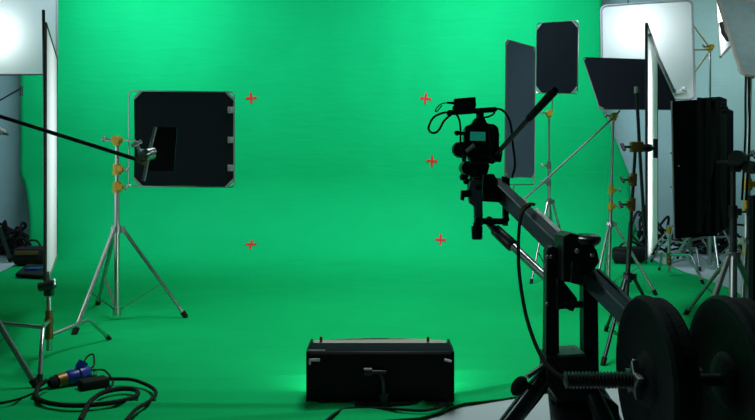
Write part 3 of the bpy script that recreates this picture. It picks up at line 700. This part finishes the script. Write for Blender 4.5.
# ------------------------------------------------------------------ camera crane in the foreground
G0 = P(575, 400, 2.28)
t = thing('camera_crane', 'dark metal camera crane arm slanting from the camera down to the round weights', 'crane', (G0.x, G0.y, G0.z)); crane = t
TA = P(489.5, 177.5, 2.70); TB = P(692, 373.5, 1.97)
sv = Vector((.87, .49, 0))*.052; dz = Vector((0, 0, -.061))
bmk = MB(); A4 = [TA, TA+sv, TA+sv+dz, TA+dz]; B4 = [TB, TB+sv, TB+sv+dz, TB+dz]
a_ = [bmk.bm.verts.new(p) for p in A4]; b_ = [bmk.bm.verts.new(p) for p in B4]
bmk.bm.faces.new(a_); bmk.bm.faces.new(b_[::-1])
for i in range(4): bmk.bm.faces.new((a_[i], b_[i], b_[(i+1) % 4], a_[(i+1) % 4]))
bmk.build('beam', 'beam', t, smooth=False, bevel=.004)
# silver tube put in as the highlight along the right top edge
r0 = TA.lerp(TB, .225)+sv*1.0+Vector((0, 0, .005)); r1 = TA.lerp(TB, .41)+sv*1.0+Vector((0, 0, .005))
MB().tube([r0, r1], .008, 10).build('rail', 'silver', t)
r0 = TA.lerp(TB, .56)+sv*.9+Vector((0, 0, .004)); r1 = TA.lerp(TB, .95)+sv*.9+Vector((0, 0, .004))
MB().tube([r0, r1], .006, 8).build('rail', 'beam', t)
def plate(pts, Y, dep, tilt=0): return MB().prism([P(x, y, Y) for x, y in pts], (0, dep, 0))
# pivot block
pc = TA.lerp(TB, .455)
plate([(563, 237), (570, 233), (583, 236), (597, 250), (600, 262), (594, 270), (583, 276), (583, 286), (574, 283), (563, 282)], 2.24, .11).build('pivot_block', 'black', t, bevel=.004)
plate([(572, 262), (581, 262), (583, 286), (571, 283)], 2.225, .02).build('clamp_plate', 'dark_steel', t, bevel=.002)
kc = P(587, 240, 2.26)
MB().lathe(kc, (0, -.12, 1), [(-.02, .018), (-.012, .034), (.0, .042), (.010, .042), (.014, .036), (.014, .0)], 30).build('top_knob', 'gloss', t)
MB().cyl(P(589, 262, 2.28), P(589, 243, 2.26), .017).build('knob_post', 'black', t)
MB().ball(P(577, 251, 2.22), .008).ball(P(592, 255, 2.22), .007).build('bolt', 'chrome', t)
# uprights
plate([(546.5, 252), (548.5, 247.5), (553, 246), (557.5, 249), (559, 254), (559.5, 372), (545.5, 372), (546.5, 300)], 2.30, .05).build('upright', 'black', t, bevel=.003)
plate([(583.5, 282), (598, 282), (599.5, 398), (584, 372)], 2.30, .05).build('upright', 'black', t, bevel=.003)
plate([(557, 278), (562, 279), (577, 298), (578, 303), (573, 312), (566, 309), (557, 310)], 2.28, .04).build('gusset', 'black', t, bevel=.003)
MB().cyl(P(573, 303, 2.26), P(573, 303, 2.34), .012).cyl(P(573, 304.5, 2.33), P(586, 304.5, 2.33), .011).build('cross_shaft', 'dark_steel', t)
for (x, y) in ((547, 304), (547.5, 257), (551, 257), (572.5, 302)):
    MB().ball(P(x, y, 2.27), .006).build('bolt', 'dull_steel', t)
# base block, with a flat top plate
plate([(546, 357), (599, 357), (600, 398), (593, 402), (558, 402), (547, 384)], 2.27, .10).build('base_block', 'black', t, bevel=.004)
MB().prism([P(556, 400, 2.28), P(604, 396, 2.28), P(619, 406, 2.28), P(622, 440, 2.28), P(560, 440, 2.28)], (0, .12, 0)).build('lower_column', 'deep_black', t, bevel=.004)
pbm = MB().prism([P(559, 358, 2.27), P(585, 356, 2.27), P(585, 356, 2.27)+Vector((0, .11, 0)), P(559, 358, 2.27)+Vector((0, .11, 0))], (0, 0, .008)); pbm.build('base_plate', 'beam', t, smooth=False)
MB().cyl(P(576, 353.5, 2.33), P(576, 349, 2.33), .014).cyl(P(569, 353, 2.36), P(569, 351.5, 2.36), .010).build('base_bolt', 'black', t)
# lower parallel rod
L0 = P(487, 222, 2.66); L1 = P(549, 280, 2.34)
MB().tube([L0, L0.lerp(L1, .13)], [.011, .013], 12).build('rod_end', 'dull_steel', t)
MB().tube([L0.lerp(L1, .12), L0.lerp(L1, .16), L0.lerp(L1, .44), L0.lerp(L1, .47)], [.012, .021, .022, .014], 14).build('damper', 'black', t)
MB().tube([L0.lerp(L1, .44), L1], .0145, 14).build('lower_rod', 'chrome', t)
# head bracket
plate([(483, 174), (494, 174), (498, 181), (498, 200), (483, 198)], 2.62, .07).build('end_block', 'black', t, bevel=.003)
plate([(470, 181), (475, 179), (482.5, 181), (483, 226), (475, 226), (474.5, 207), (469.5, 203), (468, 190)], 2.60, .035).build('side_plate', 'beam', t, bevel=.003)
plate([(461.5, 190.5), (472, 190), (472, 197), (464.5, 197.5), (464, 201), (461, 200)], 2.60, .03).build('hook_plate', 'black', t, bevel=.002)
MB().cyl(P(477, 226, 2.60), P(477, 239.5, 2.60), .0205, .019, 20).cyl(P(477, 222, 2.60), P(477, 227, 2.60), .014).build('leveling_motor', 'gloss', t, bevel=.004)
MB().obox(P(476, 221, 2.63), P(507, 221.5, 2.66), .022, .022, bev=.003).build('cross_bar', 'black', t)
MB().obox(P(483, 199, 2.63), P(500, 200, 2.66), .02, .018, bev=.002).build('cross_bar', 'dark_steel', t)
plate([(502, 176), (510, 178), (510, 204), (508, 226), (503, 226), (503, 205)], 2.70, .02).build('side_plate', 'black', t, bevel=.002)
for (x, y, Y) in ((505.5, 219, 2.68), (478, 187, 2.59), (478, 220, 2.59), (489, 219.5, 2.63)):
    MB().cyl(P(x, y, Y), P(x, y, Y)+Vector((0, -.015, 0)), .012).build('bolt', 'black', t)
MB().tube([P(521.5, 210.5, 2.52), P(523, 206.5, 2.50), P(530, 204, 2.52), P(534, 204.5, 2.56)], .0065, 8).build('cable_tie', 'bronze', t)
# counterweight bar
ZB = P(0, 380, 1.95).z
xa, xb = P(563.5, 380, 1.95).x, 1.06
MB().cyl((P(640, 380, 1.95).x-.02, 1.95, ZB), (xb, 1.95, ZB), .017).build('weight_shaft', 'dark_steel', t)
mb = MB(); n = 22; x = xa; xe = P(641, 380, 1.95).x; prof = [(0, .0), (.002, .014)]
for k in range(n):
    s = (xe-xa)/n*k+.004; prof += [(s, .0185), (s+.0025, .0225), (s+.0055, .0185)]
prof += [(xe-xa, .016)]
mb.lathe((xa, 1.95, ZB), (1, 0, 0), prof, 22).build('threaded_grip', 'dark_steel', t)
# star collar
mb = MB(); c = Vector((P(631, 374, 1.95).x, 1.95, ZB)); pts = []
for k in range(10):
    rr = .056 if k % 2 == 0 else .027; a = pi/2+k*2*pi/10; pts.append(c+Vector((0, rr*cos(a), rr*sin(a))))
mb.prism(pts, (.02, 0, 0)).build('star_collar', 'dull_steel', t, bevel=.004)

# weights
def weight(label, x, R, th):
    t = thing('weight_plate', label, 'weight', (x, 1.95, ZB-R), 'round weights on the crane bar')
    MB().lathe((x, 1.95, ZB), (1, 0, 0), [(0, .026), (0, .06), (.006, .068), (.014, .075), (.014, R*.80), (.004, R*.86), (0, R*.90), (0, R*.96), (.010, R), (th-.01, R), (th, R*.96), (th, R*.86), (th-.012, R*.78), (th-.012, .08), (th, .06), (th, .026)], 72).build('disc', 'plate', t)
    return t
xw = P(642, 380, 1.95).x
weight('large round black weight plate on the left end of the crane bar', xw, .222, .035)
weight('second round black weight plate pressed against the left one', xw+.037, .216, .032)
weight('large round black weight plate at the far right, beyond the crane arm', P(720, 380, 1.95).x, .222, .035)
weight('outermost round black weight plate cut off by the right edge', P(720, 380, 1.95).x+.037, .216, .05)

# tripod under the crane
hub = P(578, 408, 2.32)
t = thing('heavy_tripod', 'heavy black tripod under the crane, its left leg running out at the bottom', 'tripod', (hub.x, hub.y, 0))
MB().lathe((hub.x, hub.y, .42), (0, 0, 1), [(0, .05), (.0, .07), (.08, .075), (.10, .085), (.135, .085), (.135, .05)], 30).build('bowl', 'deep_black', t)
for i, f in enumerate(((-.02, 2.30), (1.05, 2.62), (.84, 1.86))):
    s = Vector((hub.x, hub.y, .60)); h = Vector((f[0]-s.x, f[1]-s.y, 0)).normalized(); s = s+h*.07
    if i == 0: s = P(549, 372, 2.30)
    e = Vector((f[0], f[1], .02))
    if i == 0:
        d = (P(512, 419, 2.30)-s).normalized(); e = s+d*((s.z-.02)/-d.z)
    l = MB().tube([s, s.lerp(e, .10), s.lerp(e, .30), s.lerp(e, .34)], [.026, .031, .029, .024], 16).build('leg', 'gloss', t)
    pp = (e-s).normalized().cross(Vector((0, 1, 0))).normalized()*.014
    MB().tube([s.lerp(e, .30)+pp, e+pp], .0095, 10).build('rail', 'chrome', l)
    MB().tube([s.lerp(e, .30)-pp, e-pp], .0095, 10).build('rail', 'dark_steel', l)
    MB().cyl(e-Vector((0, 0, .02)), e+Vector((0, 0, .02)), .03).build('rubber_foot', 'rubber', l)
    if i == 0:
        k0 = P(530, 387, 2.27); MB().cyl(k0, P(523, 383, 2.25), .010).ball(P(519, 386, 2.24), .027, (.8, .8, 1.25), Matrix.Rotation(.6, 3, 'Y')).build('clamp_knob', 'rubber', l)
        MB().tube([P(527, 377, 2.27), P(543, 366, 2.29)], .0085, 8).build('release_rod', 'dull_steel', l)
# things strapped under: fuzzy brown bit at the floor edge is left to the floor

# ------------------------------------------------------------------ fluid head and camera
HY_ = 2.66
t = thing('fluid_head', 'black fluid head with a long pan handle, under the camera on the crane tip', 'tripod head', P(478, 181, HY_))
MB().prism([P(466, 163, HY_), P(471, 160, HY_), P(488, 160, HY_), P(490, 166, HY_), P(488, 173, HY_), P(483, 178, HY_), P(471, 178, HY_), P(466, 171, HY_)], (0, .09, 0)).build('body', 'gloss', t, bevel=.008)
MB().lathe(P(469, 168, HY_-.01), (0, 1, 0), [(0, .02), (0, .026), (.10, .026), (.10, .02)], 24).build('drag_dial', 'black', t)
MB().cyl(P(478, 181.5, HY_+.045), P(478, 176, HY_+.045), .036, .030, 26).build('base', 'black', t)
for (x, y) in ((462.5, 177), (466, 181), (470, 186)):
    MB().ball(P(x, y, HY_), .011, (1, 1, 1.2)).cyl(P(x, y, HY_), P(x+6, y-1, HY_), .006).build('knob', 'black', t)
H0 = P(491, 160, 2.64); H1 = P(555.5, 89.5, 2.30)
h = MB().tube([H0, H1], .009, 10).build('pan_handle', 'gloss', t)
MB().tube([H0.lerp(H1, .60), H0.lerp(H1, .63), H0.lerp(H1, .97), H1], [.008, .0125, .0145, .010], 14).build('grip', 'rubber', h)
MB().tube([H0, H0.lerp(H1, .08)], .017, 12).build('rosette', 'black', h)

CY = 2.62
t = thing('digital_camera', 'black digital camera with a small rear screen mounted on the crane tip', 'camera', P(480, 160, CY))
MB().prism([P(464, 131, CY), P(466, 126, CY), P(472, 123.5, CY), P(475, 118, CY), P(485, 118, CY), P(487.5, 123.5, CY), P(494, 124, CY), P(498.5, 127, CY), P(499.5, 134, CY), P(499.5, 152, CY), P(496, 157.5, CY), P(488, 160.5, CY), P(470, 160.5, CY), P(464, 152, CY)], (0, .055, 0)).build('body', 'gloss', t, bevel=.006)
MB().prism([P(487, 126, CY), P(497, 127, CY), P(499, 134, CY), P(498.5, 150, CY), P(490, 152, CY)], (0, -.012, 0)).build('hand_grip', 'rubber', t, bevel=.004)
MB().prism([P(468, 130, CY-.004), P(487, 130.5, CY-.004), P(487, 143, CY-.004), P(468, 142.5, CY-.004)], (0, .006, 0)).build('screen_bezel', 'black', t)
MB().prism([P(470.3, 131.6, CY-.006), P(485.5, 132, CY-.006), P(485.5, 141, CY-.006), P(470, 140.5, CY-.006)], (0, .003, 0)).build('screen', 'lcd', t, label='teal glowing rear screen')
MB().box(P(480, 121, CY-.012), (.036, .03, .018), bev=.005).build('eyepiece', 'rubber', t)
MB().cyl(P(480, 141, CY+.05), P(480, 141, CY+.20), .036, .039, 28).build('lens', 'black', t)
MB().box(P(479, 162, CY+.025), (.07, .06, .014), bev=.003).build('quick_plate', 'dark_steel', t)
for (x, y) in ((493, 130), (494, 138), (493.5, 146)): MB().cyl(P(x, y, CY-.012), P(x, y, CY-.017), .005).build('button', 'dark_steel', t)
MB().box(P(498, 155, CY), (.028, .02, .05), Matrix.Rotation(.15, 3, 'Y'), .005).build('strap_lug', 'black', t)
t = thing('follow_focus', 'black geared focus unit with a grey lever on the left side of the camera', 'focus unit', P(461, 150, CY))
MB().lathe(P(461, 149.5, CY-.01), (0, 1, 0), [(0, .012), (0, .026), (.012, .030), (.03, .030), (.035, .02)], 26).build('wheel', 'black', t)
MB().cyl(P(462, 157, CY), P(466, 157, CY), .018).obox(P(460, 147, CY+.02), P(472, 155, CY+.02), .02, .03).build('gearbox', 'black', t, bevel=.002)
MB().tube([P(466, 151.5, CY-.03), P(474.5, 145, CY-.035)], [.0055, .0085], 10).build('lever', 'grey_plastic', t)
MB().cyl(P(457, 132.8, CY), P(465, 133.5, CY), .007).ball(P(457, 133, CY), .010).build('side_knob', 'dark_steel', t)
t = thing('wireless_receiver', 'small flat black receiver box stacked on top of the camera', 'receiver', P(478, 118, CY))
MB().obox(P(454, 103.5, CY), P(475.5, 101.8, CY), .030, .034, bev=.004).build('receiver_box', 'black', t)
MB().obox(P(453, 109, CY+.005), P(475, 107, CY+.005), .04, .022, bev=.003).obox(P(447, 113, CY+.005), P(496, 109.5, CY+.005), .045, .017, bev=.004).build('mount_rail', 'rubber', t)
MB().cyl(P(480, 118.5, CY), P(480, 110, CY), .014).build('hot_shoe_post', 'black', t)
MB().tube([P(454, 103, CY), P(447, 102.6, CY)], [.006, .004], 8).build('plug', 'black', t)
def cable(label, pts, r, name='thin_cable'):
    o = MB().tube(cat_rom([P(*p) for p in pts], 8), r, 7).build(name, 'rubber'); return pset(o, label, 'cable')
cable('black cable loop hanging out to the left of the camera', [(453, 112.5, CY), (444, 112.6, CY), (434, 117, CY), (429.3, 125, CY-.01), (429, 130, CY-.01), (433, 133, CY-.02), (438.5, 130.5, CY-.02), (444, 121, CY-.01), (451, 114.5, CY)], .0042)
cable('short thin cable curling left from the receiver on the camera', [(448, 102.6, CY), (441, 104, CY), (436.5, 108.5, CY), (435.3, 111.5, CY), (438, 110.5, CY), (442, 105, CY)], .0022)
cable('thin black cable running down the left side of the camera', [(455, 112, CY-.015), (459, 119, CY-.02), (460.5, 128, CY-.02), (460.5, 138, CY-.02), (461, 147, CY-.02)], .0038)
cable('black cable arching right from the camera top down to the crane tip', [(494, 109, CY), (501, 109.5, CY), (507, 115, CY+.02), (511, 126, CY+.04), (513, 145, CY+.05), (515, 165, CY+.07), (512, 178, CY+.08)], .0042)
cable('short cable loop under the receiver, right of the hot shoe', [(495, 110, CY), (493.5, 114, CY-.01), (487, 117, CY-.01), (479, 117.5, CY-.01)], .0035)
cable('long black cable hanging from the crane arm down to the grip bar', [(530, 205, 2.50), (524, 210, 2.47), (520, 222, 2.42), (518.5, 245, 2.36), (519.5, 275, 2.28), (526, 315, 2.18), (538, 350, 2.08), (552, 370, 2.0), (566, 379, 1.95)], .0058, 'crane_cable')
